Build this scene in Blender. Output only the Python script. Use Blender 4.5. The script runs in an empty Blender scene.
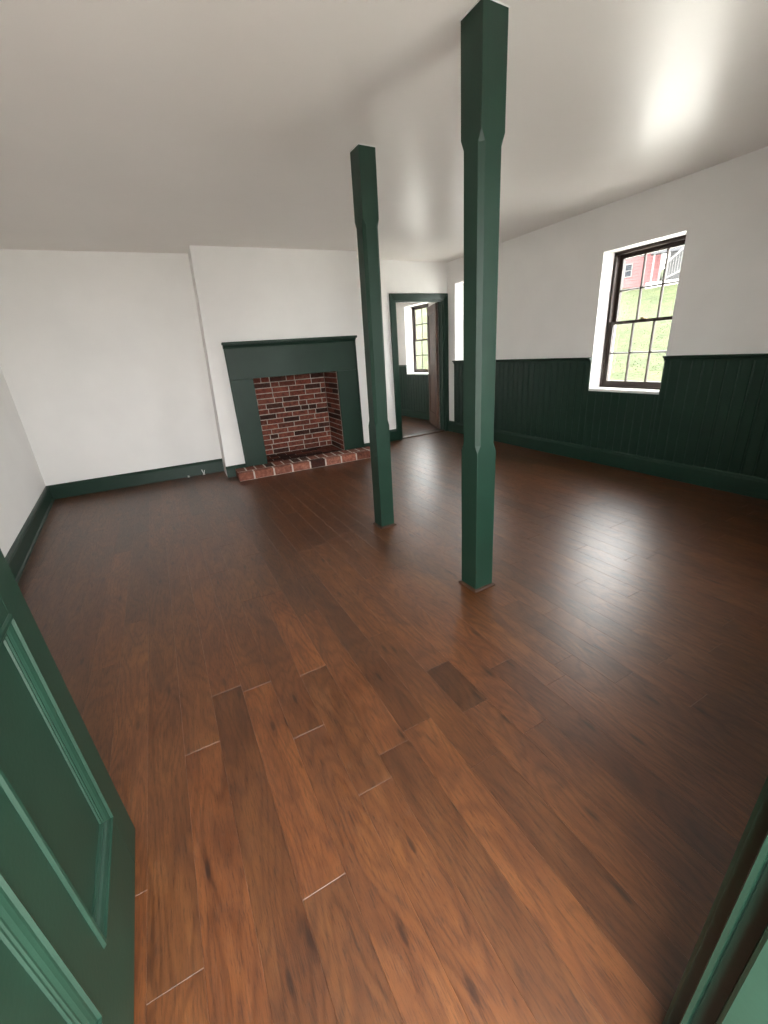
import bpy, bmesh, math, random
from mathutils import Vector, Matrix

random.seed(7)
scene = bpy.context.scene
COL = scene.collection

# ------------------------------------------------------------------ camera
F_PX, YAW, PITCH, ROLL, EYE = 413.4, 0.496, 0.370, -0.072, 1.232
cam_data = bpy.data.cameras.new('camera')
cam = bpy.data.objects.new('camera', cam_data)
COL.objects.link(cam)
cam_data.sensor_fit = 'VERTICAL'
cam_data.sensor_height = 24.0
cam_data.lens = 24.0 * F_PX / 1024.0
cam_data.clip_start = 0.01
cam_data.clip_end = 500
_f = Vector((math.sin(YAW) * math.cos(PITCH), math.cos(YAW) * math.cos(PITCH), -math.sin(PITCH)))
_r = Vector((math.cos(YAW), -math.sin(YAW), 0))
_u = _r.cross(_f)
_r2 = math.cos(ROLL) * _r + math.sin(ROLL) * _u
_u2 = -math.sin(ROLL) * _r + math.cos(ROLL) * _u
cam.matrix_world = Matrix(((_r2.x, _u2.x, -_f.x, 0), (_r2.y, _u2.y, -_f.y, 0), (_r2.z, _u2.z, -_f.z, EYE), (0, 0, 0, 1)))
scene.camera = cam

# ------------------------------------------------------------------ sky (overcast) and exposure
SKY = 6.2
world = bpy.data.worlds.new('overcast_sky')
scene.world = world
world.use_nodes = True
_nt = world.node_tree
_bg = _nt.nodes['Background']
_bg.inputs['Color'].default_value = (1.0, 0.992, 0.98, 1)
_bg.inputs['Strength'].default_value = SKY

vs = scene.view_settings
vs.view_transform = 'Standard'
vs.look = 'None'
vs.exposure = 1.92
vs.gamma = 1.0
vs.use_curve_mapping = False
scene.cycles.max_bounces = 14
scene.cycles.diffuse_bounces = 8
scene.cycles.glossy_bounces = 6
scene.cycles.transparent_max_bounces = 16
scene.cycles.sample_clamp_indirect = 12.0


def portal(name, loc, rot, sx, sy):
    """sampling portal: gives no light of its own, only guides sky light through an opening"""
    l = bpy.data.lights.new(name, 'AREA')
    l.shape = 'RECTANGLE'
    l.size, l.size_y = sx, sy
    l.cycles.is_portal = True
    o = bpy.data.objects.new(name, l)
    o.location, o.rotation_euler = loc, rot
    COL.objects.link(o)


# ------------------------------------------------------------------ room numbers (metres)
H = 2.31
Y_FRONT = 0.085                    # room face of the front wall
Y_DOORWALL = 5.21                  # wall with the far doorway
Y_RECESS = 5.34
R_ANG = 0.043                      # right wall runs slightly out of square
B_ANG = -0.06                      # chimney breast likewise
P_ANG = 0.03                       # floor planks likewise


class Frame:
    """local frame: (a, d, z) -> a along the wall, d into the wall, z up"""
    def __init__(self, o, ang, flip=False):
        self.o, self.ang, self.flip = Vector(o), ang, flip

    def loc(self, a, d, z):
        return (-a, d, z) if self.flip else (a, d, z)

    def mat(self):
        return Matrix.Translation(self.o) @ Matrix.Rotation(self.ang, 4, 'Z')

    def world(self, a, d, z):
        return self.mat() @ Vector(self.loc(a, d, z))


WORLD = Frame((0, 0, 0), 0)
# right wall: a = distance into the room, d = outwards.  local x = -a
FR = Frame((3.86, 0, 0), -math.pi / 2 - R_ANG, True)
FB = Frame((1.6, 4.87, 0), B_ANG)


def rx(y):
    return 3.86 + math.tan(R_ANG) * y


# ------------------------------------------------------------------ materials
def new_mat(name):
    m = bpy.data.materials.new(name)
    m.use_nodes = True
    nt = m.node_tree
    return m, nt, nt.nodes['Principled BSDF']


def node(nt, t, **kw):
    n = nt.nodes.new(t)
    for k, v in kw.items():
        if k in n.inputs:
            n.inputs[k].default_value = v
        else:
            setattr(n, k, v)
    return n


def ramp(nt, fac, stops):
    r = nt.nodes.new('ShaderNodeValToRGB')
    els = r.color_ramp.elements
    while len(els) < len(stops):
        els.new(0.5)
    for e, (p, c) in zip(els, stops):
        e.position = p
        e.color = (c[0], c[1], c[2], 1)
    nt.links.new(fac, r.inputs['Fac'])
    return r.outputs['Color']


def mixc(nt, fac, a, b, mode='MIX'):
    m = nt.nodes.new('ShaderNodeMix')
    m.data_type = 'RGBA'
    m.blend_type = mode
    for sock, v in ((m.inputs[0], fac), (m.inputs[6], a), (m.inputs[7], b)):
        if hasattr(v, 'is_linked'):
            nt.links.new(v, sock)
        elif isinstance(v, (int, float)):
            sock.default_value = v
        else:
            sock.default_value = (v[0], v[1], v[2], 1)
    return m.outputs[2]


def scaled_coords(nt, scale, use_random=False, kind='Object'):
    tc = nt.nodes.new('ShaderNodeTexCoord')
    mp = nt.nodes.new('ShaderNodeMapping')
    mp.inputs['Scale'].default_value = scale
    src = tc.outputs[kind]
    if use_random:
        oi = nt.nodes.new('ShaderNodeObjectInfo')
        mu = node(nt, 'ShaderNodeVectorMath', operation='MULTIPLY_ADD')
        cb = nt.nodes.new('ShaderNodeCombineXYZ')
        for k in range(3):
            nt.links.new(oi.outputs['Random'], cb.inputs[k])
        nt.links.new(cb.outputs[0], mu.inputs[0])
        mu.inputs[1].default_value = (37.0, 91.0, 13.0)
        nt.links.new(src, mu.inputs[2])
        src = mu.outputs[0]
    nt.links.new(src, mp.inputs['Vector'])
    return mp.outputs['Vector']


def bump(nt, bsdf, height, strength, dist=0.002):
    b = node(nt, 'ShaderNodeBump', Strength=strength, Distance=dist)
    nt.links.new(height, b.inputs['Height'])
    nt.links.new(b.outputs['Normal'], bsdf.inputs['Normal'])


def paint(name, col, rough, var=0.06, bump_s=0.08, nscale=9.0, spec=0.5, stretch=(1, 1, 1)):
    m, nt, b = new_mat(name)
    v = scaled_coords(nt, stretch)
    n1 = node(nt, 'ShaderNodeTexNoise', Scale=nscale, Detail=4.0)
    nt.links.new(v, n1.inputs['Vector'])
    lo = [c * (1 - var) for c in col]
    hi = [min(1, c * (1 + var)) for c in col]
    nt.links.new(ramp(nt, n1.outputs['Fac'], [(0.3, lo), (0.7, hi)]), b.inputs['Base Color'])
    b.inputs['Roughness'].default_value = rough
    b.inputs['Specular IOR Level'].default_value = spec
    if bump_s:
        n2 = node(nt, 'ShaderNodeTexNoise', Scale=nscale * 14, Detail=3.0)
        nt.links.new(v, n2.inputs['Vector'])
        bump(nt, b, n2.outputs['Fac'], bump_s)
    return m


M = {}
M['wall'] = paint('white_plaster_paint', (0.86, 0.85, 0.835), 0.55, 0.02, 0.10, 3.0, 0.35)
M['ceiling'] = paint('satin_ceiling_paint', (0.79, 0.752, 0.715), 0.33, 0.02, 0.05, 1.6, 0.5)
M['green'] = paint('dark_green_gloss_paint', (0.0085, 0.0310, 0.0195), 0.42, 0.10, 0.12, 6.0, 0.36)
M['white'] = paint('white_gloss_paint', (0.82, 0.81, 0.80), 0.35, 0.02, 0.06, 6.0, 0.45)
M['brown_sash'] = paint('dark_brown_sash_paint', (0.030, 0.0165, 0.011), 0.5, 0.15, 0.08, 8.0)
M['mortar'] = paint('grey_mortar', (0.42, 0.37, 0.32), 0.95, 0.25, 0.6, 22.0, 0.2)
M['mortar_pale'] = paint('pale_lime_mortar', (0.55, 0.49, 0.44), 0.95, 0.15, 0.4, 22.0, 0.2)
M['metal'] = paint('dull_brass', (0.25, 0.19, 0.10), 0.4, 0.1, 0.0, 20.0)
M['metal'].node_tree.nodes['Principled BSDF'].inputs['Metallic'].default_value = 0.9
M['steel'] = paint('pale_zinc', (0.55, 0.54, 0.5), 0.45, 0.1, 0.0, 20.0)
M['cable'] = paint('white_plastic', (0.72, 0.72, 0.70), 0.5, 0.04, 0.0)
M['soot'] = paint('sooty_plaster', (0.05, 0.045, 0.04), 0.95, 0.3, 0.3, 12.0, 0.1)
M['stone'] = paint('pale_paving', (0.55, 0.53, 0.49), 0.9, 0.12, 0.3, 2.0, 0.2)
M['red_siding'] = paint('red_siding_paint', (0.088, 0.022, 0.022), 0.6, 0.1, 0.1, 3.0)
M['grey_roof'] = paint('grey_metal_roof', (0.026, 0.026, 0.030), 0.6, 0.1, 0.05, 2.0)
M['trim_far'] = paint('weathered_white_trim', (0.075, 0.072, 0.07), 0.6, 0.1, 0.0, 3.0)
M['siding_far'] = paint('grey_board_siding', (0.034, 0.033, 0.034), 0.7, 0.15, 0.0, 3.0)
M['dark_glass'] = paint('dark_window_glass', (0.012, 0.014, 0.018), 0.4, 0.1, 0.0, spec=0.1)


def wood(name, lo, mid, hi, sx, sy, rough, bump_s, use_color=True, axis_swap=False, spec=0.5, knots=False):
    m, nt, b = new_mat(name)

    def coords(s):
        return scaled_coords(nt, (s[1], s[0], s[2]) if axis_swap else s, True)
    big = node(nt, 'ShaderNodeTexNoise', Scale=1.0, Detail=5.0, Roughness=0.6, Distortion=0.6)
    nt.links.new(coords((sx * 0.06, sy * 0.18, 1)), big.inputs['Vector'])
    base = ramp(nt, big.outputs['Fac'], [(0.24, lo), (0.5, mid), (0.78, hi)])
    # cathedral figure: stretched rings
    wv = node(nt, 'ShaderNodeTexNoise', Scale=1.0, Detail=1.5, Roughness=0.4)
    nt.links.new(coords((sx * 0.034, sy * 0.075, 1)), wv.inputs['Vector'])
    m1 = node(nt, 'ShaderNodeMath', operation='MULTIPLY')
    nt.links.new(wv.outputs['Fac'], m1.inputs[0])
    m1.inputs[1].default_value = 95.0
    m2 = node(nt, 'ShaderNodeMath', operation='SINE')
    nt.links.new(m1.outputs[0], m2.inputs[0])
    m3 = node(nt, 'ShaderNodeMath', operation='MULTIPLY_ADD')
    nt.links.new(m2.outputs[0], m3.inputs[0])
    m3.inputs[1].default_value = 0.5
    m3.inputs[2].default_value = 0.5
    fig = ramp(nt, m3.outputs[0], [(0.0, (0.66, 0.61, 0.58)), (0.45, (0.98, 0.98, 0.98)), (1, (1.05, 1.05, 1.04))])
    base = mixc(nt, 0.75, base, fig, 'MULTIPLY')
    # pores
    fine = node(nt, 'ShaderNodeTexNoise', Scale=1.0, Detail=6.0, Roughness=0.75, Distortion=0.5)
    nt.links.new(coords((sx, sy, 1)), fine.inputs['Vector'])
    pores = ramp(nt, fine.outputs['Fac'], [(0.36, (0.42, 0.36, 0.34)), (0.50, (1, 1, 1)), (0.75, (1.12, 1.10, 1.05))])
    base = mixc(nt, 0.95, base, pores, 'MULTIPLY')
    # knots and dark mineral smudges
    kn = node(nt, 'ShaderNodeTexNoise', Scale=1.0, Detail=3.0, Distortion=1.2)
    nt.links.new(coords((sx * 0.045, sy * 0.35, 1)), kn.inputs['Vector'])
    smudge = ramp(nt, kn.outputs['Fac'], [(0.0, (1, 1, 1)), (0.62, (1, 1, 1)), (0.76, (0.38, 0.33, 0.32))])
    base = mixc(nt, 0.45, base, smudge, 'MULTIPLY')
    if knots:
        vo = node(nt, 'ShaderNodeTexVoronoi', Scale=1.0)
        vo.voronoi_dimensions = '2D'
        nt.links.new(coords((6.5, 1.5, 1)), vo.inputs['Vector'])
        kc = ramp(nt, vo.outputs['Distance'], [(0.0, (0.16, 0.12, 0.11)), (0.03, (0.30, 0.25, 0.23)), (0.045, (0.75, 0.71, 0.69)), (0.09, (1, 1, 1))])
        base = mixc(nt, 0.9, base, kc, 'MULTIPLY')
    if use_color:
        oi = nt.nodes.new('ShaderNodeObjectInfo')
        base = mixc(nt, 1.0, base, oi.outputs['Color'], 'MULTIPLY')
    nt.links.new(base, b.inputs['Base Color'])
    rr = ramp(nt, fine.outputs['Fac'], [(0.3, (rough + 0.12,) * 3), (0.65, (rough,) * 3)])
    nt.links.new(rr, b.inputs['Roughness'])
    b.inputs['Specular IOR Level'].default_value = spec
    bump(nt, b, fine.outputs['Fac'], bump_s, 0.0012)
    return m


M['plank'] = wood('hickory_plank', (0.050, 0.0163, 0.0054), (0.089, 0.0305, 0.0092), (0.130, 0.0490, 0.0146), 240.0, 20.0, 0.31, 0.45, spec=0.75, knots=True)
M['shoe'] = wood('brown_shoe_moulding', (0.03, 0.013, 0.007), (0.055, 0.024, 0.011), (0.08, 0.036, 0.016), 60.0, 6.0, 0.4, 0.2, False)
M['brown_door'] = wood('brown_door_wood', (0.055, 0.024, 0.013), (0.085, 0.038, 0.021), (0.12, 0.055, 0.03), 40.0, 4.0, 0.45, 0.2, False)
M['raw_edge'] = paint('pale_bare_wood', (0.48, 0.40, 0.30), 0.7, 0.1, 0.2, 12.0)


def brick_mat():
    m, nt, b = new_mat('old_red_brick')
    v = scaled_coords(nt, (1, 1, 1), True)
    n = node(nt, 'ShaderNodeTexNoise', Scale=28.0, Detail=6.0, Roughness=0.7)
    nt.links.new(v, n.inputs['Vector'])
    base = ramp(nt, n.outputs['Fac'], [(0.28, (0.055, 0.019, 0.013)), (0.5, (0.17, 0.046, 0.029)), (0.75, (0.27, 0.095, 0.06))])
    oi = nt.nodes.new('ShaderNodeObjectInfo')
    base = mixc(nt, 1.0, base, oi.outputs['Color'], 'MULTIPLY')
    nt.links.new(base, b.inputs['Base Color'])
    b.inputs['Roughness'].default_value = 0.85
    b.inputs['Specular IOR Level'].default_value = 0.3
    n2 = node(nt, 'ShaderNodeTexNoise', Scale=140.0, Detail=4.0)
    nt.links.new(v, n2.inputs['Vector'])
    bump(nt, b, n2.outputs['Fac'], 0.5, 0.003)
    return m


M['brick'] = brick_mat()


def glass_mat():
    m = bpy.data.materials.new('window_glass')
    m.use_nodes = True
    nt = m.node_tree
    nt.nodes.remove(nt.nodes['Principled BSDF'])
    tr = nt.nodes.new('ShaderNodeBsdfTransparent')
    tr.inputs['Color'].default_value = (0.97, 0.985, 0.98, 1)
    gl = node(nt, 'ShaderNodeBsdfGlossy', Roughness=0.02)
    fr = node(nt, 'ShaderNodeFresnel', IOR=1.45)
    mx = nt.nodes.new('ShaderNodeMixShader')
    # reflect on the outer faces only: the inner side of a thin pane would count the reflection twice
    geo = nt.nodes.new('ShaderNodeNewGeometry')
    inv = node(nt, 'ShaderNodeMath', operation='SUBTRACT')
    inv.inputs[0].default_value = 1.0
    nt.links.new(geo.outputs['Backfacing'], inv.inputs[1])
    mul = node(nt, 'ShaderNodeMath', operation='MULTIPLY')
    nt.links.new(fr.outputs[0], mul.inputs[0])
    nt.links.new(inv.outputs[0], mul.inputs[1])
    nt.links.new(mul.outputs[0], mx.inputs[0])
    nt.links.new(tr.outputs[0], mx.inputs[1])
    nt.links.new(gl.outputs[0], mx.inputs[2])
    nt.links.new(mx.outputs[0], nt.nodes['Material Output'].inputs['Surface'])
    return m


M['glass'] = glass_mat()


def grass_mat():
    m, nt, b = new_mat('spring_grass')
    v = scaled_coords(nt, (1, 1, 1))
    n = node(nt, 'ShaderNodeTexNoise', Scale=1.6, Detail=8.0, Roughness=0.75)
    nt.links.new(v, n.inputs['Vector'])
    nt.links.new(ramp(nt, n.outputs['Fac'], [(0.32, (0.013, 0.019, 0.005)), (0.5, (0.026, 0.033, 0.010)), (0.7, (0.050, 0.052, 0.023))]), b.inputs['Base Color'])
    b.inputs['Roughness'].default_value = 0.9
    b.inputs['Specular IOR Level'].default_value = 0.15
    n2 = node(nt, 'ShaderNodeTexNoise', Scale=9.0, Detail=6.0)
    nt.links.new(v, n2.inputs['Vector'])
    bump(nt, b, n2.outputs['Fac'], 0.8, 0.1)
    return m


M['grass'] = grass_mat()


# ------------------------------------------------------------------ mesh builder
class MB:
    def __init__(self, fr=WORLD):
        self.fr, self.v, self.f = fr, [], []

    def add(self, verts, faces):
        n = len(self.v)
        self.v += [self.fr.loc(*p) for p in verts]
        self.f += [tuple(i + n for i in f) for f in faces]
        return self

    def box(self, a0, a1, d0, d1, z0, z1):
        return self.add([(a0, d0, z0), (a1, d0, z0), (a1, d1, z0), (a0, d1, z0),
                         (a0, d0, z1), (a1, d0, z1), (a1, d1, z1), (a0, d1, z1)],
                        [(0, 3, 2, 1), (4, 5, 6, 7), (0, 1, 5, 4), (1, 2, 6, 5), (2, 3, 7, 6), (3, 0, 4, 7)])

    def prism(self, prof, e0, e1, order):
        """closed profile of 2-tuples, extruded from e0 to e1; order maps (p, q, e) to (a, d, z)"""
        n = len(prof)
        vs_ = [order(p, q, e0) for p, q in prof] + [order(p, q, e1) for p, q in prof]
        fs = [(i, (i + 1) % n, n + (i + 1) % n, n + i) for i in range(n)]
        fs += [tuple(reversed(range(n))), tuple(range(n, 2 * n))]
        return self.add(vs_, fs)

    def loops(self, loops, closed_torus=False, caps=True):
        n = len(loops[0])
        vs_ = [p for lp in loops for p in lp]
        fs = []
        m = len(loops)
        for k in range(m if closed_torus else m - 1):
            a, b = k * n, ((k + 1) % m) * n
            for i in range(n):
                j = (i + 1) % n
                fs.append((a + i, a + j, b + j, b + i))
        if caps and not closed_torus:
            fs += [tuple(reversed(range(n))), tuple(range((m - 1) * n, m * n))]
        return self.add(vs_, fs)

    def panel(self, a0, a1, z0, z1, d0, d1, holes, shift=None):
        """slab with rectangular holes (a0, a1, z0, z1)"""
        A = sorted({a0, a1, *[h[0] for h in holes], *[h[1] for h in holes]})
        Z = sorted({z0, z1, *[h[2] for h in holes], *[h[3] for h in holes]})
        A = [x for x in A if a0 <= x <= a1]
        Z = [x for x in Z if z0 <= x <= z1]

        def full(i, j):
            if not (0 <= i < len(A) - 1 and 0 <= j < len(Z) - 1):
                return False
            ca, cz = (A[i] + A[i + 1]) / 2, (Z[j] + Z[j + 1]) / 2
            return not any(h[0] < ca < h[1] and h[2] < cz < h[3] for h in holes)
        idx, vs_, fs = {}, [], []

        def vid(i, j, k):
            if (i, j, k) not in idx:
                p = (A[i], (d0, d1)[k], Z[j])
                idx[(i, j, k)] = len(vs_)
                vs_.append(shift(*p) if shift else p)
            return idx[(i, j, k)]
        for i in range(len(A) - 1):
            for j in range(len(Z) - 1):
                if not full(i, j):
                    continue
                for k in (0, 1):
                    fs.append((vid(i, j, k), vid(i + 1, j, k), vid(i + 1, j + 1, k), vid(i, j + 1, k)))
                if not full(i - 1, j):
                    fs.append((vid(i, j, 0), vid(i, j + 1, 0), vid(i, j + 1, 1), vid(i, j, 1)))
                if not full(i + 1, j):
                    fs.append((vid(i + 1, j, 0), vid(i + 1, j + 1, 0), vid(i + 1, j + 1, 1), vid(i + 1, j, 1)))
                if not full(i, j - 1):
                    fs.append((vid(i, j, 0), vid(i + 1, j, 0), vid(i + 1, j, 1), vid(i, j, 1)))
                if not full(i, j + 1):
                    fs.append((vid(i, j + 1, 0), vid(i + 1, j + 1, 0), vid(i + 1, j + 1, 1), vid(i, j + 1, 1)))
        return self.add(vs_, fs)

    def mesh(self, name, mat, bevel=0, center=False, smooth=False):
        me = bpy.data.meshes.new(name)
        off = Vector((0, 0, 0))
        vv = self.v
        if center:
            n = len(vv)
            off = Vector([sum(p[k] for p in vv) / n for k in range(3)])
            vv = [tuple(Vector(p) - off) for p in vv]
        me.from_pydata(vv, [], self.f)
        bm = bmesh.new()
        bm.from_mesh(me)
        bmesh.ops.recalc_face_normals(bm, faces=bm.faces)
        if bevel:
            bmesh.ops.bevel(bm, geom=list(bm.edges), offset=bevel, segments=1, profile=0.5, affect='EDGES')
        bm.to_mesh(me)
        bm.free()
        if smooth:
            for p in me.polygons:
                p.use_smooth = True
        me.materials.append(mat)
        return me, off

    def build(self, name, mat, parent=None, bevel=0, center=False, smooth=False, **tags):
        me, off = self.mesh(name, mat, bevel, center, smooth)
        o = bpy.data.objects.new(name, me)
        COL.objects.link(o)
        if parent is not None:
            o.parent = parent
            o.location = off
        else:
            o.matrix_world = self.fr.mat() @ Matrix.Translation(off)
        return tag(o, **tags)


def tag(o, label=None, cat=None, kind=None, group=None):
    if label:
        o['label'] = label
    if cat:
        o['category'] = cat
    if kind:
        o['kind'] = kind
    if group:
        o['group'] = group
    return o


def empty(name, fr=WORLD, at=(0, 0, 0), **tags):
    """Empty in a frame; children are given in the frame's own coordinates"""
    o = bpy.data.objects.new(name, None)
    o.empty_display_size = 0.1
    COL.objects.link(o)
    o.matrix_world = fr.mat()
    return tag(o, **tags)


def S(label, cat):
    return dict(label=label, cat=cat, kind='structure')


adz = lambda p, q, e: (e, p, q)      # profile (d, z) extruded along a
adv = lambda p, q, e: (p, q, e)      # profile (a, d) extruded along z
azd = lambda p, q, e: (p, e, q)      # profile (a, z) extruded along d

# ------------------------------------------------------------------ floor
floor = MB().box(-1.4, 4.3, 0.02, 5.6, -0.14, -0.018).build('floor', M['soot'], **S('brown hardwood plank floor of the main room', 'floor'))


def plank_mesh(w, L):
    b, g = 0.0006, 0.0001
    x, y = w / 2 - g, L / 2 - g
    mb = MB()
    lp = lambda i, z: [(-x + i, -y + i, z), (x - i, -y + i, z), (x - i, y - i, z), (-x + i, y - i, z)]
    mb.loops([lp(0, -0.016), lp(0, -b), lp(b, 0)])
    return mb


PITCH_W = 0.1135
KNOWN = {-1: [1.25], 0: [1.48], 1: [0.655], 2: [1.11], 3: [0.81, 1.39, 2.10], 4: [0.893], 7: [0.876, 1.12], 11: [0.856],
         12: [0.665], 13: [0.46], 14: [0.633], 15: [0.81], 17: [0.973]}
TINT = {(-1, 0): 1.12, (0, 0): 0.78, (0, 1): 1.12, (1, 1): 1.2, (1, 0): 0.85, (2, 1): 0.92, (2, 0): 1.0, (3, 0): 1.08, (3, 1): 0.98,
        (3, 2): 1.38, (4, 0): 0.78, (4, 1): 1.15, (7, 1): 0.66, (7, 0): 1.1, (5, 0): 1.12, (6, 0): 0.86}


def tint(o, t):
    h = random.uniform(-0.05, 0.05)
    o.color = (t * (1 + h * 0.4), t * (1 - h * 0.5), t * (1 - h), 1)


def lay_planks(parent, k0, k1, y0f, y1f, z, known, tints, rnd):
    ca, sa = math.cos(P_ANG), math.sin(P_ANG)
    n = 0
    for k in range(k0, k1):
        y0, y1 = y0f(k), y1f(k)
        ends = sorted(known.get(k, []))
        cuts = [y0] + ends
        if not ends:
            cuts.append(y0 + rnd.uniform(0.35, 1.25))
        while cuts[-1] < y1 - 0.01:
            nx = cuts[-1] + rnd.choice((0.62, 0.8, 0.95, 1.1, 1.25, 1.4)) + rnd.uniform(-0.06, 0.06)
            if y1 - nx < 0.3:
                nx = y1
            cuts.append(nx)
        cuts[-1] = y1
        for j in range(len(cuts) - 1):
            L = cuts[j + 1] - cuts[j]
            if L < 0.05:
                continue
            mb = plank_mesh(PITCH_W, L)
            me, _ = mb.mesh('plank', M['plank'])
            o = bpy.data.objects.new('plank', me)
            COL.objects.link(o)
            o.parent = parent
            yc = (cuts[j] + cuts[j + 1]) / 2
            xc = -0.05 + PITCH_W * (k + 0.5)
            # lines lean by P_ANG about the point where the plank edges were read (y about 1)
            o.location = (xc + (yc - 1.0) * math.tan(P_ANG), yc, z)
            o.rotation_euler = (0, 0, -P_ANG)
            t = tints.get((k, j), rnd.choice((0.72, 0.82, 0.9, 0.95, 1.0, 1.0, 1.05, 1.1, 1.18)) * rnd.uniform(0.95, 1.05))
            tint(o, t)
            n += 1
    return n


rnd = random.Random(21)
n_planks = lay_planks(floor, -11, 37, lambda k: 0.03, lambda k: 5.40 if k < 9 else 5.24, 0.0, KNOWN, TINT, rnd)

floor2 = MB().box(2.0, 5.0, 5.255, 8.0, -0.14, 0.0).build('floor_back_room', M['soot'], **S('brown plank floor of the room beyond the doorway', 'floor'))
lay_planks(floor2, 19, 43, lambda k: 5.37, lambda k: 7.28, 0.018, {}, {}, rnd)
MB().prism([(5.20, 0.0), (5.21, 0.016), (5.24, 0.021), (5.36, 0.021), (5.37, 0.016), (5.37, -0.02), (5.20, -0.02)], 3.16, 4.02, adz).build(
    'trim_threshold', M['shoe'], **S('brown wooden threshold strip under the far doorway', 'threshold'))

# ------------------------------------------------------------------ ceiling and walls
MB().box(-1.5, 4.6, -0.3, 5.9, H, H + 0.12).build('ceiling', M['ceiling'], **S('off-white satin painted ceiling of the main room', 'ceiling'))
LW = [(-0.885, Y_FRONT), (-1.085, 5.45)]


def lx(y):
    return LW[0][0] + (LW[1][0] - LW[0][0]) * (y - LW[0][1]) / (LW[1][1] - LW[0][1])


# left wall (slightly out of square)
L_ANG = math.atan2(LW[1][0] - LW[0][0], LW[1][1] - LW[0][1])
FL = Frame((lx(0), 0, 0), math.pi / 2 - L_ANG)
MB(FL).panel(-0.2, 5.9, 0, H, 0, 0.30, []).build(
    'wall_left', M['wall'], **S('white plaster wall on the left', 'wall'))
# recess wall left of the chimney: runs from (-1.09, 5.42) to (0.8, 5.28)
MB().prism([(-1.25, 5.433), (0.9, 5.275), (0.9, 5.52), (-1.25, 5.62)], 0, H, adv).build(
    'wall_back', M['wall'], **S('white recessed back wall left of the chimney breast', 'wall'))

# right wall with two windows
W1 = (2.070, 2.778, 0.732, 1.942)
W2 = (4.300, 5.035, 1.036, 2.030)
WALL_T = 0.30
wall_right = MB(FR).panel(-0.2, 5.36, 0, H, 0, WALL_T, [W1, W2]).build('wall_right', M['wall'], **S('white plaster right wall above green beadboard', 'wall'))

# wall with the far doorway
DX0, DX1, DZ = 3.205, 4.005, 1.845
wall_door = MB(Frame((0, Y_DOORWALL, 0), 0)).panel(2.3, 4.09, 0, H, 0, 0.09, [(DX0, DX1, -1, DZ)]).build(
    'wall_back_right', M['wall'], **S('white back wall around the far doorway', 'wall'))

# chimney breast (left arris leans)
FBX = (-0.50, 0.52, -1, 1.10)
BR0, BR1 = -0.950, 0.905


def lean(a, d, z):
    return (a + (0.10 * z / H if a < -0.9 else 0), d - (0.0 if d > 0.1 else -0.02 * z / H), z)


MB(FB).panel(BR0, BR1, 0, H, 0, 0.56, [FBX], lean).build('wall_chimney_breast', M['wall'], **S('white chimney breast holding the fireplace', 'wall'))

# front wall around the entrance (the photographer stands in this opening)
OX0, OX1 = -0.365, 0.59
W4 = (1.45, 2.20, 0.732, 2.0)  # added opening out of view, brings more sky light into the room
FF = Frame((0, Y_FRONT, 0), math.pi, True)
MB(FF).panel(-1.3, 4.2, 0, H, 0, 0.30, [(OX0, OX1, -1, 2.08), W4]).build(
    'wall_front', M['wall'], **S('white front wall holding the entrance opening', 'wall'))


# ------------------------------------------------------------------ baseboards
def bb_profile(t=0.022, h=0.152):
    return [(0, 0), (-t, 0), (-t, h - 0.03), (-t + 0.004, h - 0.022), (-t + 0.003, h - 0.012), (-t + 0.012, h), (0, h)]


def baseboard(name, p0, p1, label, h=0.152, shoe=False):
    """runs from p0 to p1 with the wall on the left-hand side of that direction"""
    v = Vector((p1[0] - p0[0], p1[1] - p0[1], 0))
    fr = Frame((p0[0], p0[1], 0), math.atan2(v.y, v.x))
    o = MB(fr).prism(bb_profile(h=h), 0, v.length, adz).build(name, M['green'], **S(label, 'baseboard'))
    if shoe:
        MB(fr).prism([(-0.022, 0), (-0.036, 0), (-0.033, 0.010), (-0.022, 0.016)], 0, v.length, adz).build('shoe_moulding', M['green'], o)
    return o


baseboard('baseboard_left', (lx(0.12), 0.12), (lx(5.44), 5.44), 'dark green baseboard along the left wall', shoe=True)
baseboard('baseboard_back', (-1.075, 5.418), (0.70, 5.288), 'dark green baseboard along the recessed back wall')
pA, pB = FB.world(BR0, 0, 0), FB.world(-0.72, 0, 0)
baseboard('baseboard_chimney', pA, pB, 'short dark green baseboard between chimney corner and hearth', 0.125)
pA, pB = FB.world(0.77, 0, 0), FB.world(BR1, 0, 0)
baseboard('baseboard_chimney_end', pA, pB, 'short dark green baseboard right of the fireplace', 0.125)
baseboard('baseboard_doorway', (2.5, Y_DOORWALL), (3.125, Y_DOORWALL), 'dark green baseboard between chimney and far doorway', 0.165)
o = MB(FR).prism([(0, 0), (-0.030, 0), (-0.030, 0.125), (-0.026, 0.138), (-0.026, 0.146), (-0.016, 0.158), (0, 0.158)], 0.11, 5.2, adz).build(
    'baseboard_right', M['green'], **S('dark green baseboard under the beadboard of the right wall', 'baseboard'))

# ------------------------------------------------------------------ beadboard wainscot on the right wall
BOARD = 0.0832


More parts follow.
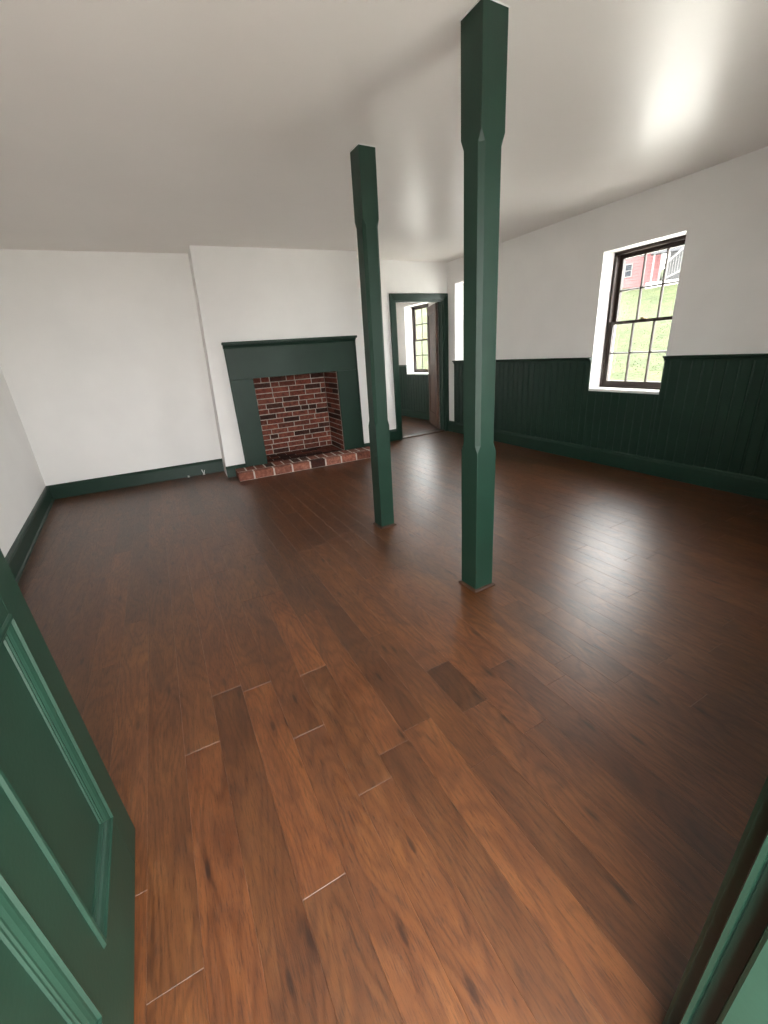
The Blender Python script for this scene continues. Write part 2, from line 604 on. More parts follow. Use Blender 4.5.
def board_obj(parent, fr, a0, w, z0, z1, dface, me_cache):
    key = (round(w, 4), round(z0, 3), round(z1, 3))
    if key not in me_cache:
        t = 0.016
        prof = [(0.0, 0.0), (0.0, -t + 0.005), (0.0025, -t)]
        if w > 0.03:
            prof += [(w - 0.0165, -t), (w - 0.0145, -t + 0.006), (w - 0.0125, -t + 0.001), (w - 0.009, -t - 0.001),
                     (w - 0.0055, -t + 0.001), (w - 0.003, -t + 0.006)]
        else:
            prof += [(w - 0.0025, -t)]
        prof += [(w, -t + 0.006), (w, 0.0)]
        me_cache[key] = MB(fr).prism(prof, z0, z1, adv).mesh('wainscot_board', M['green'])[0]
    o = bpy.data.objects.new('wainscot_board', me_cache[key])
    COL.objects.link(o)
    o.parent = parent
    o.location = fr.loc(a0, dface, 0)
    return o


def wainscot(parent, fr, a_lo, a_hi, top, wins, z0=0.15, anchor=1.353):
    cache = {}
    k = math.ceil((a_hi - anchor) / BOARD)
    edges = {a_lo, a_hi}
    while True:
        e = anchor + k * BOARD
        if e <= a_lo:
            break
        if e < a_hi:
            edges.add(e)
        k -= 1
    for w in wins:
        for e in (w[0], w[1]):
            near = [x for x in edges if abs(x - e) < 0.014 and x not in (a_lo, a_hi)]
            for x in near:
                edges.discard(x)
            edges.add(e)
    edges = sorted(edges)
    for a, b in zip(edges, edges[1:]):
        mid, z1 = (a + b) / 2, top
        for w in wins:
            if w[0] < mid < w[1]:
                z1 = min(z1, w[2])
        board_obj(parent, fr, a, b - a - 0.0005, z0, z1, 0.0, cache)
    # cap rail, broken by low windows
    segs, cur = [], a_lo
    for w in sorted(wins):
        if w[2] < top - 0.05:
            segs.append((cur, w[0]))
            cur = w[1]
    segs.append((cur, a_hi))
    for a, b in segs:
        MB(fr).prism([(0, top - 0.035), (-0.021, top - 0.035), (-0.023, top - 0.018), (-0.028, top - 0.012), (-0.040, top - 0.010),
                      (-0.043, top - 0.002), (-0.040, top + 0.006), (0, top + 0.006)], a, b, adz).build('chair_rail', M['green'], parent)


wainscot(wall_right, FR, 0.12, 5.055, 1.030, [(W1[0], W1[1], W1[2] - 0.016)])


# ------------------------------------------------------------------ windows
def window(n, fr, w, dep, label, mat_sash, wall_t=WALL_T, rows=2, has_lock=True, sill_out=0.012, slim=1.0):
    a0, a1, z0, z1 = w
    root = empty('window_%d' % n, fr, **S(label, 'window'))
    g = lambda: MB(fr)
    # stool and exterior sill
    g().box(a0 + 0.001, a1 - 0.001, -sill_out, dep, z0 - 0.016, z0 + 0.008).build('window_sill', M['white'], root, bevel=0.003)
    g().prism([(dep, z0), (dep, z0 + 0.02), (wall_t + 0.05, z0 - 0.015), (wall_t + 0.05, z0 - 0.05), (wall_t, z0 - 0.05), (wall_t, z0)], a0 + 0.001, a1 - 0.001, adz).build('exterior_sill', M['white'], root)
    # box frame
    fw = 0.026
    zb = z0 + 0.008
    g().panel(a0 + 0.001, a1 - 0.001, zb, z1 - 0.001, dep - 0.012 * slim, dep + 0.085 * slim, [(a0 + fw, a1 - fw, zb + 0.012, z1 - fw)]).build('window_frame', mat_sash, root)
    zi0, zi1 = zb + 0.012, z1 - fw
    zm = (zi0 + zi1) / 2
    ai0, ai1 = a0 + fw, a1 - fw
    for part, za, zb2, d, bot, top in (('upper_sash', zm - 0.014, zi1, dep + 0.040 * slim, 0.028, 0.034), ('lower_sash', zi0, zm + 0.014, dep, 0.050, 0.028)):
        st = 0.036
        pa0, pa1, pz0, pz1 = ai0 + st, ai1 - st, za + bot, zb2 - top
        sash = g().panel(ai0 + 0.001, ai1 - 0.001, za, zb2, d, d + 0.034 * slim, [(pa0, pa1, pz0, pz1)]).build(part, mat_sash, root)
        cw = (pa1 - pa0) / 3
        ch = (pz1 - pz0) / rows
        m = 0.008
        for i in (1, 2):
            g().prism([(pa0 + i * cw - m, d + 0.028 * slim), (pa0 + i * cw - m, d + 0.014 * slim), (pa0 + i * cw - 0.003, d + 0.004 * slim), (pa0 + i * cw + 0.003, d + 0.004 * slim),
                       (pa0 + i * cw + m, d + 0.014 * slim), (pa0 + i * cw + m, d + 0.028 * slim)], pz0, pz1, adv).build('muntin', mat_sash, sash)
        for j in range(1, rows):
            zc = pz0 + j * ch
            g().prism([(d + 0.028 * slim, zc - m), (d + 0.014 * slim, zc - m), (d + 0.004 * slim, zc - 0.003), (d + 0.004 * slim, zc + 0.003), (d + 0.014 * slim, zc + m), (d + 0.028 * slim, zc + m)],
                      pa0, pa1, adz).build('muntin', mat_sash, sash)
        for i in range(3):
            for j in range(rows):
                g().box(pa0 + i * cw, pa0 + (i + 1) * cw, d + 0.018 * slim, d + 0.021 * slim, pz0 + j * ch, pz0 + (j + 1) * ch).build('pane', M['glass'], sash, center=True)
    if has_lock:
        ac = (a0 + a1) / 2
        lock = g().box(ac - 0.025, ac + 0.025, dep + 0.006, dep + 0.03, zm + 0.014, zm + 0.02)
        lock.box(ac - 0.008, ac + 0.03, dep - 0.004, dep + 0.018, zm + 0.02, zm + 0.029)
        lock.build('sash_lock', M['metal'], root)
    return root


window(1, FR, W1, 0.165, 'brown six-over-six sash window in a white reveal, nearest on the right wall', M['brown_sash'])
window(2, FR, W2, 0.165, 'bright white-revealed window near the far corner, mostly hidden by the post', M['brown_sash'])

window(4, FF, W4, 0.165, 'unseen sash window added in the front wall to let in more sky light', M['brown_sash'])  # added for its light, never in view

# little bracket in the window head
br = empty('shade_bracket', FR, label='small metal shade bracket in the top corner of the right-wall window', cat='bracket')
MB(FR).box(2.085, 2.115, 0.10, 0.104, 1.915, 1.9399).build('bracket_plate', M['steel'], br)
MB(FR).prism([(2.10 + 0.011 * math.cos(t * math.pi / 4), 1.922 + 0.011 * math.sin(t * math.pi / 4)) for t in range(8)], 0.085, 0.1, azd).build('bracket_cup', M['steel'], br)

# ------------------------------------------------------------------ far doorway casing, far door leaf
FD = Frame((0, Y_DOORWALL, 0), 0)
trim = empty('trim_far_doorway', FD, **S('dark green casing around the far doorway', 'door casing'))
cw, ct = 0.084, -0.024
zt = DZ + cw
MB(FD).prism([(DX0 - cw, 0), (DX0, 0), (DX0, DZ), (DX0 - cw, zt)], ct, 0, azd).build('casing_jamb', M['green'], trim, bevel=0.004)
MB(FD).prism([(DX1 + 0.074, 0), (DX1, 0), (DX1, DZ), (DX1 + 0.074, zt)], ct, 0, azd).build('casing_jamb', M['green'], trim, bevel=0.004)
MB(FD).prism([(DX0 - cw, zt), (DX0, DZ), (DX1, DZ), (DX1 + 0.074, zt)], ct, 0, azd).build('casing_head', M['green'], trim, bevel=0.004)
MB(FD).box(DX0, DX0 + 0.016, -0.004, 0.094, 0.02, DZ).build('jamb_lining', M['green'], trim)
MB(FD).box(DX1 - 0.016, DX1, -0.004, 0.094, 0.02, DZ).build('jamb_lining', M['green'], trim)
MB(FD).box(DX0, DX1, -0.004, 0.094, DZ - 0.016, DZ).build('head_lining', M['green'], trim)

FL2 = Frame((3.990, Y_DOORWALL + 0.104, 0), math.pi / 2 - math.radians(25))
leaf2 = empty('door_2', FL2, **S('brown wooden door standing open in the room beyond', 'door'))
L2, T2, Z20, Z21 = 0.68, 0.036, 0.03, 1.825
st2 = 0.10
MB(FL2).box(0, st2, 0, T2, Z20, Z21).build('stile', M['brown_door'], leaf2, bevel=0.002)
MB(FL2).box(L2 - st2, L2 - 0.004, 0, T2, Z20, Z21).build('stile', M['brown_door'], leaf2, bevel=0.002)
MB(FL2).box(L2 - 0.004, L2, 0.001, T2 - 0.001, Z20, Z21).build('bare_edge', M['raw_edge'], leaf2, label='pale bare wood door edge')
for za, zb in ((Z20, 0.24), (0.82, 0.98), (1.70, Z21)):
    MB(FL2).box(st2, L2 - st2, 0, T2, za, zb).build('rail', M['brown_door'], leaf2, bevel=0.002)
for za, zb in ((0.24, 0.82), (0.98, 1.70)):
    MB(FL2).box(st2, L2 - st2, 0.010, T2 - 0.010, za, zb).build('panel', M['brown_door'], leaf2)
MB(FL2).box(L2 - 0.05, L2 - 0.02, T2, T2 + 0.004, 0.84, 0.96).build('latch_plate', M['metal'], leaf2)
kn = MB(FL2)
kn.loops([[(L2 - 0.035 + r * math.cos(t * math.pi / 4), T2 + dd, 0.90 + r * math.sin(t * math.pi / 4)) for t in range(8)]
          for dd, r in ((0, 0.008), (0.02, 0.008), (0.026, 0.022), (0.042, 0.024), (0.05, 0.012))])
kn.build('door_knob', M['metal'], leaf2, smooth=True)

# the room beyond
XF = 4.43
wfr = empty
FRF = Frame((XF, 0, 0), -math.pi / 2, True)
W3 = (6.15, 6.88, 0.812, 1.940)
wall_far_right = MB(FRF).panel(5.40, 7.6, 0.0, H, 0, 0.20, [W3]).build('wall_far_right', M['wall'], **S('white right wall of the room beyond the doorway', 'wall'))
MB().box(2.0, 4.5, 7.22, 7.45, 0.0, H).build('wall_far_back', M['wall'], **S('far wall of the room beyond the doorway', 'wall'))
MB().box(1.9, 2.1, 5.56, 7.4, 0.0, H).build('wall_far_left', M['wall'], **S('left wall of the room beyond the doorway', 'wall'))
MB().box(4.035, 4.74, 5.301, 5.40, 0.0, H).build('wall_far_return', M['wall'], **S('short return wall behind the brown door', 'wall'))
MB().box(1.9, 4.74, 5.30, 7.6, H, H + 0.12).build('ceiling_back_room', M['ceiling'], **S('ceiling of the room beyond the doorway', 'ceiling'))
MB(FRF).prism([(p, q + 0.018) for p, q in [(0, 0), (-0.030, 0), (-0.030, 0.110), (-0.026, 0.122), (-0.016, 0.135), (0, 0.135)]], 5.51, 7.219, adz).build(
    'baseboard_back_room', M['green'], **S('dark green baseboard of the room beyond the doorway', 'baseboard'))
wainscot(wall_far_right, FRF, 5.51, 7.219, 0.960, [(W3[0], W3[1], W3[2] - 0.016)], 0.14, 6.0)
window(3, FRF, W3, 0.165, 'brown sash window seen through the far doorway', M['brown_sash'], wall_t=0.20, slim=0.42)

# ------------------------------------------------------------------ fireplace mantel
mantel = empty('fireplace_mantel', FB, label='dark green painted wooden fireplace mantel with a thin shelf', cat='mantel')
g = lambda: MB(FB)
ML, MR, OL, OR_, OT, HZ, MT = -0.722, 0.768, -0.480, 0.508, 1.047, 0.086, 1.385
pd = -0.026
g().box(ML, OL, pd, 0, HZ, OT).build('side_board', M['green'], mantel, bevel=0.001)
g().box(OR_, MR, pd, 0, HZ, OT).build('side_board', M['green'], mantel, bevel=0.001)
g().box(ML, MR, pd, 0, OT + 0.0008, MT - 0.02).build('frieze_board', M['green'], mantel, bevel=0.002)
for a0 in (ML - 0.006, MR - 0.008):
    g().box(a0, a0 + 0.014, pd - 0.014, 0, HZ, MT - 0.02).build('back_band', M['green'], mantel, bevel=0.003)
g().prism([(0, MT - 0.02), (pd - 0.004, MT - 0.02), (pd - 0.008, MT - 0.004), (pd - 0.026, MT + 0.008), (pd - 0.028, MT + 0.018), (0, MT + 0.018)], ML - 0.010, MR + 0.008, adz).build(
    'bed_moulding', M['green'], mantel)
g().box(ML - 0.018, MR + 0.014, pd - 0.058, 0.0, MT + 0.018, MT + 0.044).build('mantel_shelf', M['green'], mantel, bevel=0.004)


# ------------------------------------------------------------------ bricks
def brick_obj(parent, fr, a0, a1, d0, d1, z0, z1, rnd_, dark=0.18, name='brick'):
    me, off = MB(fr).box(a0, a1, d0, d1, z0, z1).mesh('brick', M['brick'], bevel=0.0035, center=True)
    o = bpy.data.objects.new(name, me)
    COL.objects.link(o)
    o.parent = parent
    o.location = off
    t = rnd_.choice((0.7, 0.85, 0.95, 1.0, 1.05, 1.15))
    h = rnd_.uniform(-0.12, 0.12)
    if rnd_.random() < dark:
        t, h = rnd_.uniform(0.25, 0.45), -0.3
    o.color = (t * (1 + h * 0.3), t * (1 - h * 0.4), t * (1 - h * 0.7), 1)
    return o


rb = random.Random(5)
firebox = empty('brick_firebox', FB, label='open red brick firebox behind the green mantel', cat='firebox')
FD0, FD1 = 0.004, 0.47         # depth range
CZ = 0.0635
J = 0.010
# mortar bed: back, cheeks, floor, top
sh = g()
sh.box(-0.499, 0.519, FD1 + 0.004, FD1 + 0.07, 0.0, 1.099)
sh.box(-0.499, -0.484, FD0, FD1 + 0.004, 0.0, 1.099)
sh.box(0.506, 0.519, FD0, FD1 + 0.004, 0.0, 1.099)
sh.box(-0.484, 0.506, FD0, FD1 + 0.004, 0.0, HZ - 0.014)
sh.build('mortar_bed', M['mortar'], firebox)
g().box(-0.484, 0.506, 0.09, FD1 + 0.004, 1.085, 1.099).build('throat_plate', M['soot'], firebox)
g().box(-0.484, 0.506, FD0, 0.09, 1.055, 1.099).build('lintel', M['soot'], firebox)
zc, row = HZ, 0
BL = 0.200
while zc < 1.05:
    z1 = min(zc + CZ - J, 1.084)
    # back courses
    a = -0.48 - (BL * 0.5 if row % 2 else 0) - rb.uniform(0, 0.04)
    while a < 0.50:
        w = BL if rb.random() > 0.18 else 0.095
        lo, hi = max(a, -0.480), min(a + w, 0.502)
        if hi - lo > 0.02:
            brick_obj(firebox, FB, lo, hi, FD1 - rb.uniform(0, 0.003), FD1 + 0.012, zc + rb.uniform(-0.001, 0.001), z1, rb, 0.26)
        a += w + J
    # cheeks
    for a0, a1 in ((-0.490, -0.480), (0.502, 0.512)):
        d = FD0 - (BL * 0.5 if row % 2 == 0 else 0)
        while d < FD1 - 0.03:
            lo, hi = max(d, FD0 + 0.002), min(d + BL, FD1 - 0.012)
            if hi - lo > 0.02:
                e = rb.uniform(0, 0.002)
                brick_obj(firebox, FB, a0 - (e if a0 > 0 else 0), a1 + (e if a0 < 0 else 0), lo, hi, zc, z1, rb, 0.2)
            d += BL + J
    zc += CZ
    row += 1
# firebox floor
d, row = FD0 + 0.002, 0
while d < FD1 - 0.02:
    a = -0.48 - (0.1 if row % 2 else 0)
    while a < 0.50:
        lo, hi = max(a, -0.479), min(a + BL, 0.501)
        if hi - lo > 0.03:
            o = brick_obj(firebox, FB, lo, hi, d, min(d + 0.092, FD1 - 0.004), HZ - 0.03, HZ - 0.004 - rb.uniform(0, 0.002), rb, 0.4)
            o.color = [c * 0.75 for c in o.color[:3]] + [1]
        a += BL + J
    d += 0.092 + J
    row += 1

hearth = empty('brick_hearth', FB, label='raised red brick hearth slab in front of the green mantel', cat='hearth')
HD = -0.295
HA0, HA1 = -0.853, 0.845
g().box(HA0 + 0.002, HA1 - 0.002, HD + 0.002, 0.0, 0.0, HZ - 0.002).build('mortar_bed', M['mortar_pale'], hearth)
PAT = [-0.853, -0.690, -0.468, -0.255, -0.042, 0.150, 0.350, 0.548, 0.745, 0.845]
JH = 0.014
for i in range(len(PAT) - 1):
    o = brick_obj(hearth, FB, PAT[i] + JH / 2 * (i > 0), PAT[i + 1] - JH / 2, HD, HD + 0.088, 0.001, HZ, rb, 0.0)
    o.color = (0.28, 0.3, 0.32, 1) if i == 4 else [o.color[0] * 1.45, o.color[1] * 1.9, o.color[2] * 2.0, 1]
# header course between front row and mantel
a = HA0
while a < HA1 - 0.03:
    hi = min(a + 0.096, HA1)
    o = brick_obj(hearth, FB, a, hi, HD + 0.100, -0.001, 0.001, HZ - rb.uniform(0, 0.002), rb, 0.15)
    o.color = [o.color[0] * 1.1, o.color[1] * 1.35, o.color[2] * 1.35, 1]
    a = hi + 0.011


# ------------------------------------------------------------------ posts
def post(base, top, w, z1, z2, label):
    root = bpy.data.objects.new('support_post', None)
    COL.objects.link(root)
    root.location = (base[0] + w / 2, base[1] + w / 2, 0)
    tag(root, label, 'post', group='green chamfered support posts')
    c, hw = 0.018, w / 2

    def ring(z, k):
        t = z / H
        ox, oy = (top[0] - base[0]) * t, (top[1] - base[1]) * t
        pts = []
        for sx, sy, order in ((-1, -1, 0), (1, -1, 1), (1, 1, 0), (-1, 1, 1)):
            p = (sx * hw + ox, sy * (hw - k) + oy, z)
            q = (sx * (hw - k) + ox, sy * hw + oy, z)
            pts += [p, q] if order == 0 else [q, p]
        return pts
    e = 0.0012
    MB().loops([ring(0.0, e), ring(z1, e), ring(z1 + 0.035, c), ring(z2 - 0.035, c), ring(z2, e), ring(H - 0.0005, e)]).build('post_shaft', M['green'], root)
    o, hgt = 0.012, 0.014
    prof = [(0, 0), (-o, 0), (-o, hgt * 0.45), (-o * 0.6, hgt * 0.85), (0, hgt)]
    for k in range(4):
        fr = Frame((0, 0, 0), 0)
        mb = MB()
        n = len(prof)
        va = [(-hw + p, -hw + p, q) for p, q in prof]
        vb = [(hw - p, -hw + p, q) for p, q in prof]
        mb.add(va + vb, [(i, (i + 1) % n, n + (i + 1) % n, n + i) for i in range(n)] + [tuple(range(n)), tuple(range(n, 2 * n))])
        b = mb.build('base_moulding', M['shoe'], root)
        b.rotation_euler = (0, 0, k * math.pi / 2)
    MB().box(-hw - 0.003 + top[0] - base[0], hw + 0.003 + top[0] - base[0], -hw - 0.003 + top[1] - base[1], hw + 0.003 + top[1] - base[1], H - 0.003, H - 0.0003).build(
        'caulk_line', M['white'], root)
    return root


post((1.330, 2.508), (1.371, 2.524), 0.108, 0.752, 1.965, 'dark green chamfered wooden post closer to the fireplace, the smaller one')
post((1.308, 1.452), (1.300, 1.450), 0.117, 0.752, 1.965, 'dark green chamfered wooden post nearest the camera, the larger one')

# ------------------------------------------------------------------ entrance: door leaf on the left, jamb on the right
FDL = Frame((-0.312, 0.20, 0), math.pi / 2 - 0.010)
# a along the leaf (hinge 0 -> free edge), d from the visible face (0) to the back; local +y points to -x
leaf = empty('door_1', FDL, **S('dark green panelled entrance door swung open on the left', 'door'))
leaf.matrix_world = FDL.mat() @ Matrix.Rotation(-0.021, 4, 'X')      # old door hangs slightly out of plumb
LW_, LT, LZ0, LZ1 = 0.868, 0.044, 0.008, 2.02
p_lo = (0.196, 0.806)
p_hi = (0.965, 1.880)
cols = ((0.102, 0.385), (0.484, 0.768))
g = lambda: MB(FDL)
g().box(0, cols[0][0], 0, LT, LZ0, LZ1).build('stile', M['green'], leaf, bevel=0.0012)
g().box(cols[1][1], LW_, 0, LT, LZ0, LZ1).build('stile', M['green'], leaf, bevel=0.0012)
for za, zb in ((LZ0, p_lo[0]), (p_lo[1], p_hi[0]), (p_hi[1], LZ1)):
    g().box(cols[0][0], cols[1][1], 0.0002, LT - 0.0002, za, zb).build('rail', M['green'], leaf)
for za, zb in (p_lo, p_hi):
    g().box(cols[0][1], cols[1][0], 0.0002, LT - 0.0002, za, zb).build('mullion', M['green'], leaf)
    for a0, a1 in cols:
        g().box(a0, a1, 0.014, LT - 0.014, za, zb).build('panel', M['green'], leaf)
        for side in (0, 1):
            dz = lambda v: v if side == 0 else LT - v
            prof = [(0.000, -0.0005), (0.003, -0.005), (0.008, -0.006), (0.011, -0.001), (0.015, 0.000), (0.021, 0.003), (0.026, 0.007), (0.029, 0.0075),
                    (0.031, 0.010), (0.034, 0.0105), (0.036, 0.0145), (0.0, 0.0145)]
            loops = []
            for ins, dd in prof:
                loops.append([(a0 + ins, dz(dd), za + ins), (a1 - ins, dz(dd), za + ins), (a1 - ins, dz(dd), zb - ins), (a0 + ins, dz(dd), zb - ins)])
            g().loops(loops, closed_torus=True).build('panel_moulding', M['green'], leaf)
for zz in (0.25, 1.0, 1.75):
    hb = g().box(0.001, 0.03, -0.002, 0.0005, zz - 0.045, zz + 0.045)
    hb.prism([(-0.004 + 0.005 * math.cos(t * math.pi / 4), -0.003 + 0.005 * math.sin(t * math.pi / 4)) for t in range(8)], zz - 0.045, zz + 0.045, adv)
    hb.build('hinge', M['metal'], leaf)
kn = g()
kn.loops([[(LW_ - 0.06 + r * math.cos(t * math.pi / 5), dd, 1.12 + r * math.sin(t * math.pi / 5)) for t in range(10)]
          for dd, r in ((0.0, 0.025), (-0.006, 0.025), (-0.008, 0.010), (-0.030, 0.010), (-0.036, 0.024), (-0.055, 0.027), (-0.064, 0.014))])
kn.build('door_knob', M['metal'], leaf, smooth=True)

# entrance frame: right jamb with stepped profile, left jamb, head, casings
ent = empty('trim_entrance', WORLD, **S('dark green stepped entrance door frame at the lower right', 'door frame'))
JP = [(0.590, 0.085), (0.566, 0.085), (0.566, 0.074), (0.523, 0.0745), (0.520, 0.0730), (0.520, 0.0670), (0.523, 0.0655), (0.540, 0.0650), (0.540, 0.044), (0.496, 0.0405),
      (0.492, 0.036), (0.492, -0.235), (0.590, -0.235)]
out_of_plumb = lambda p, q, e: (p, q - 0.018 * (e - 0.35) * (q > 0), e)
MB().prism(JP, 0.0, 2.08, out_of_plumb).build('jamb', M['green'], ent)
MB().prism([(-0.365, 0.085), (-0.352, 0.085), (-0.352, 0.062), (-0.340, 0.060), (-0.340, -0.235), (-0.365, -0.235)], 0.0, 2.08, adv).build('jamb', M['green'], ent)
MB().box(-0.352, 0.566, -0.235, 0.085, 2.035, 2.08).build('head', M['green'], ent)
MB().prism([(0.567, 0.060), (0.567, 0.094), (0.571, 0.099), (0.670, 0.099), (0.675, 0.095), (0.675, 0.060)], 0.0, 2.16, out_of_plumb).build('casing_jamb', M['green'], ent)
MB().box(-0.46, -0.353, 0.085, 0.105, 0.0, 2.16).build('casing_jamb', M['green'], ent, bevel=0.004)
MB().box(-0.353, 0.567, 0.085, 0.105, 2.05, 2.16).build('casing_head', M['green'], ent, bevel=0.004)
MB().box(-0.34, 0.49, -0.24, 0.03, -0.02, 0.012).build('sill_board', M['shoe'], ent, bevel=0.004)

# ------------------------------------------------------------------ small wire ends at the back baseboard
def wire_stub(x, y, s, label):
    r = empty('wire_stub', WORLD, label=label, cat='wire', group='loose wire ends at the back baseboard')
    for dx, hh, nm in ((-0.5, 1.0, 'wire'), (0.45, 0.85, 'wire')):
        pts = [(0, 0, 0.0), (0.1 * dx * s, -0.002, 0.018 * s * 20), (dx * s, -0.004, hh * s * 2.2)]
        mb = MB()
        lps = []
        for (px, py, pz) in pts:
            rr = 0.0045
            lps.append([(x + px + rr * math.cos(t * math.pi / 3), y + py + rr * math.sin(t * math.pi / 3), pz) for t in range(6)])
        mb.loops(lps).build(nm, M['cable'], r)
    MB().box(x - 0.011, x + 0.011, y - 0.008, y + 0.008, 0.0, 0.012).build('clip', M['cable'], r, bevel=0.002)
    return r


wire_stub(0.44, 5.262, 0.030, 'small white forked wire end standing at the back baseboard')
wire_stub(0.27, 5.272, 0.010, 'tiny white wire end on the floor left of the forked one')

# ------------------------------------------------------------------ outdoors
MB().box(-60, 60, -60, 60, -0.60, -0.42).build('ground', M['stone'], **S('gravel ground around the house, made pale to bounce neutral light indoors', 'ground'))  # pale so that light bounced indoors is brighter and less green
MB().box(-3, 4, -4.5, -0.24, -0.42, -0.06).build('entrance_landing', M['stone'], **S('unseen stone landing outside the entrance, made pale against green bounce light', 'landing'))  # out of view, pale to keep bounced light from turning green


def hill_z(x, y):
    q = x * 0.86 + y * 0.51
    t = max(0.0, q - 13.6)
    b = -0.10 + min(t, 34) * 0.190
    return b + 0.10 * math.sin(x * 0.55 + y * 0.3) * min(1, t / 4) + 0.06 * math.sin(y * 1.3 - x * 0.2) * min(1, t / 4)


hv, hf = [], []
NX, NY = 56, 70
for i in range(NX + 1):
    for j in range(NY + 1):
        x = 7.2 + i * 0.9
        y = -14 + j * 0.9
        hv.append((x, y, hill_z(x, y) if x * 0.86 + y * 0.51 > 9.2 else -0.45))
for i in range(NX):
    for j in range(NY):
        a = i * (NY + 1) + j
        hf.append((a, a + NY + 1, a + NY + 2, a + 1))
hm = bpy.data.meshes.new('grass_slope')
hm.from_pydata(hv, [], hf)
for p in hm.polygons:
    p.use_smooth = True
hm.materials.append(M['grass'])
hill = bpy.data.objects.new('grass_slope', hm)
COL.objects.link(hill)
tag(hill, **S('bright green grassy slope rising outside the right windows', 'slope'))

# grass tufts on the part of the slope in view
rg = random.Random(3)
tv, tf = [], []
for _ in range(16000):
    q = 14.2 + 18 * rg.random() ** 1.2
    az = math.radians(rg.uniform(28, 72))
    x, y = q * math.sin(az) * 1.02, q * math.cos(az) * 1.02
    z = hill_z(x, y) - 0.02
    h = rg.uniform(0.02, 0.06)
    w = rg.uniform(0.008, 0.02)
    t = rg.uniform(0, math.pi)
    n = len(tv)
    tv += [(x - w * math.cos(t), y - w * math.sin(t), z), (x + w * math.cos(t), y + w * math.sin(t), z), (x + w * math.sin(t), y - w * math.cos(t), z),
           (x + rg.uniform(-0.02, 0.02), y + rg.uniform(-0.02, 0.02), z + h)]
    tf += [(n, n + 1, n + 3), (n + 1, n + 2, n + 3), (n + 2, n, n + 3)]
tm = bpy.data.meshes.new('grass_tufts')
tm.from_pydata(tv, [], tf)
tm.materials.append(M['grass'])
tufts = bpy.data.objects.new('grass_tufts', tm)
COL.objects.link(tufts)
tag(tufts, 'rough tufts of grass on the slope outside', 'grass', 'stuff')

# pale path at the foot of the slope, widened houseward to bounce light
pv = MB(Frame((0, 0, 0), -math.atan2(0.51, 0.86) * 0))
fp = Frame((9.9 * 0.86, 9.9 * 0.51, 0), math.atan2(0.51, 0.86))
MB(fp).box(-4.6, 3.9, -14, 14, -0.44, -0.075).build('footpath', M['stone'], **S('pale footpath at the foot of the grassy slope, widened to bounce light indoors', 'path'))

# red house and grey gabled porch on top of the slope
AZ = math.radians(59.31)
HR = 36.0
hx, hy = HR * math.sin(AZ), HR * math.cos(AZ)
hb = 4.15
FH = Frame((hx, hy, hb), -AZ)           # a to the right as seen from the room, d away
house = empty('red_house', FH, label='red clapboard house with grey roof on top of the slope', cat='house')
g = lambda: MB(FH)
g().box(-1.75, 0.75, 0, 5, -1.0, 3.6).build('house_wall', M['red_siding'], house)
for k in range(14):
    g().prism([(-0.002, k * 0.2), (-0.03, k * 0.2), (-0.006, k * 0.2 + 0.2), (-0.002, k * 0.2 + 0.2)], -1.74, 0.74, adz).build('clapboard', M['red_siding'], house)
g().box(-1.86, -1.74, -0.04, 0.1, -0.5, 3.6).build('corner_board', M['trim_far'], house)
w_ = g().panel(-1.26, -0.80, 0.62, 1.42, -0.07, 0.0, [(-1.20, -0.86, 0.68, 1.36)]).build('window', M['trim_far'], house)
g().box(-1.20, -0.86, -0.035, -0.02, 0.68, 1.36).build('pane', M['dark_glass'], w_)
g().box(-1.20, -0.86, -0.05, -0.034, 1.00, 1.04).build('sash_bar', M['trim_far'], w_)
w_ = g().panel(-0.50, -0.10, 1.75, 2.5, -0.07, 0.0, [(-0.45, -0.15, 1.80, 2.45)]).build('window', M['trim_far'], house)
g().box(-0.45, -0.15, -0.035, -0.02, 1.80, 2.45).build('pane', M['dark_glass'], w_)
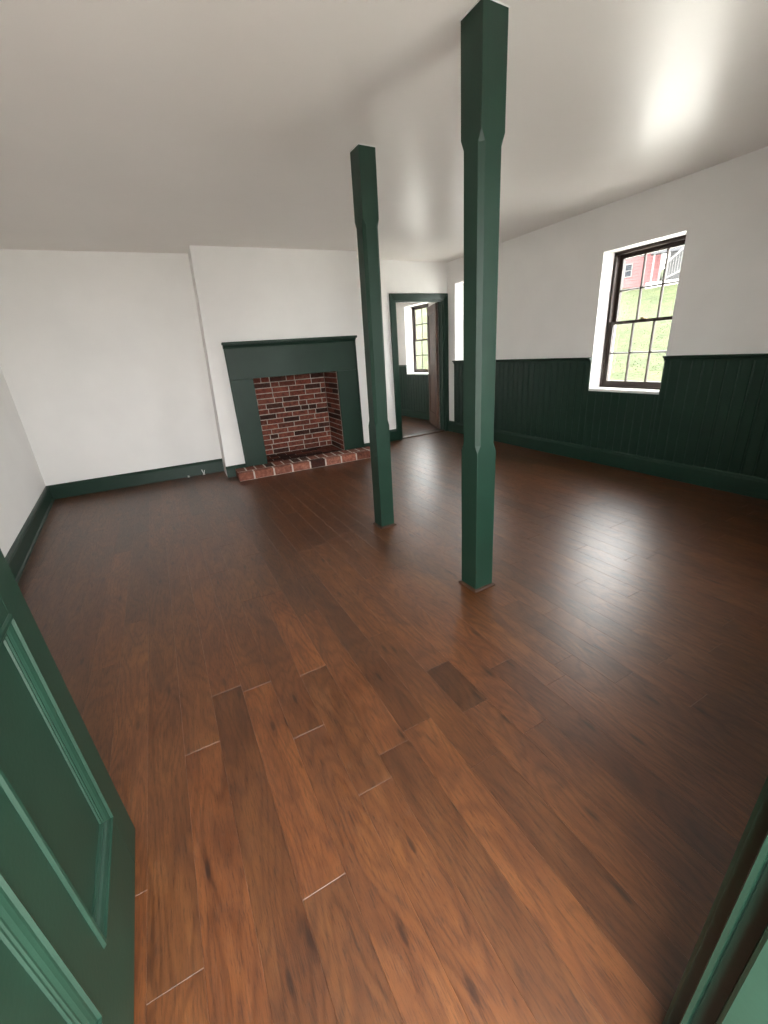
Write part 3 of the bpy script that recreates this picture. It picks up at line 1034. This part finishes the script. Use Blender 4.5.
g().prism([(-0.6, 3.0), (5.6, 3.0), (2.5, 5.2)], -2.0, 1.0, adz).build('house_roof', M['grey_roof'], house)

porch = empty('gabled_porch', FH, label='pale porch with grey roof and white railing beside the red house', cat='porch')
g().prism([(0.15, 1.55), (0.35, 2.9), (4.5, 2.9), (4.5, 1.55)], -1.9, -1.3, azd).build('porch_roof', M['grey_roof'], porch)
for a in (0.35, 0.75, 1.15):
    g().box(a - 0.05, a + 0.05, -1.85, -1.75, -0.6, 1.6).build('porch_column', M['trim_far'], porch)
g().prism([(0.9, 0.9), (0.98, 0.82), (2.62, 2.28), (2.54, 2.36)], -2.05, -1.93, azd).build('stair_handrail', M['trim_far'], porch)
g().prism([(0.9, 0.10), (0.98, 0.02), (2.62, 0.72), (2.54, 0.80)], -2.05, -1.93, azd).build('stair_string', M['trim_far'], porch)
for k in range(12):
    a = 1.0 + k * 0.13
    g().box(a - 0.018, a + 0.018, -2.01, -1.97, 0.10 + (a - 0.9) * 0.42, 0.88 + (a - 0.9) * 0.88).build('baluster', M['trim_far'], porch)
g().box(0.1, 4.5, -1.9, 3, -1.0, 0.0).build('porch_deck', M['stone'], porch)
g().box(1.25, 4.5, 0.6, 4, 0.0, 2.9).build('porch_wall', M['siding_far'], porch)

# ------------------------------------------------------------------ sampling portals in the openings
c1 = FR.world((W1[0] + W1[1]) / 2, 0.31, (W1[2] + W1[3]) / 2)
c2 = FR.world((W2[0] + W2[1]) / 2, 0.31, (W2[2] + W2[3]) / 2)
c3 = FRF.world((W3[0] + W3[1]) / 2, 0.31, (W3[2] + W3[3]) / 2)
portal('sky_portal', c1, (0, math.pi / 2, -R_ANG), 1.24, 0.74)
portal('sky_portal', c2, (0, math.pi / 2, -R_ANG), 1.0, 0.74)
portal('sky_portal', c3, (0, math.pi / 2, 0), 1.16, 0.72)
for w in (W4,):
    portal('sky_portal', FF.world((w[0] + w[1]) / 2, 0.31, 1.336), (math.pi / 2, 0, 0), 0.74, 1.24)
portal('sky_portal', (0.08, -0.245, 1.02), (math.pi / 2, 0, 0), 0.86, 2.06)
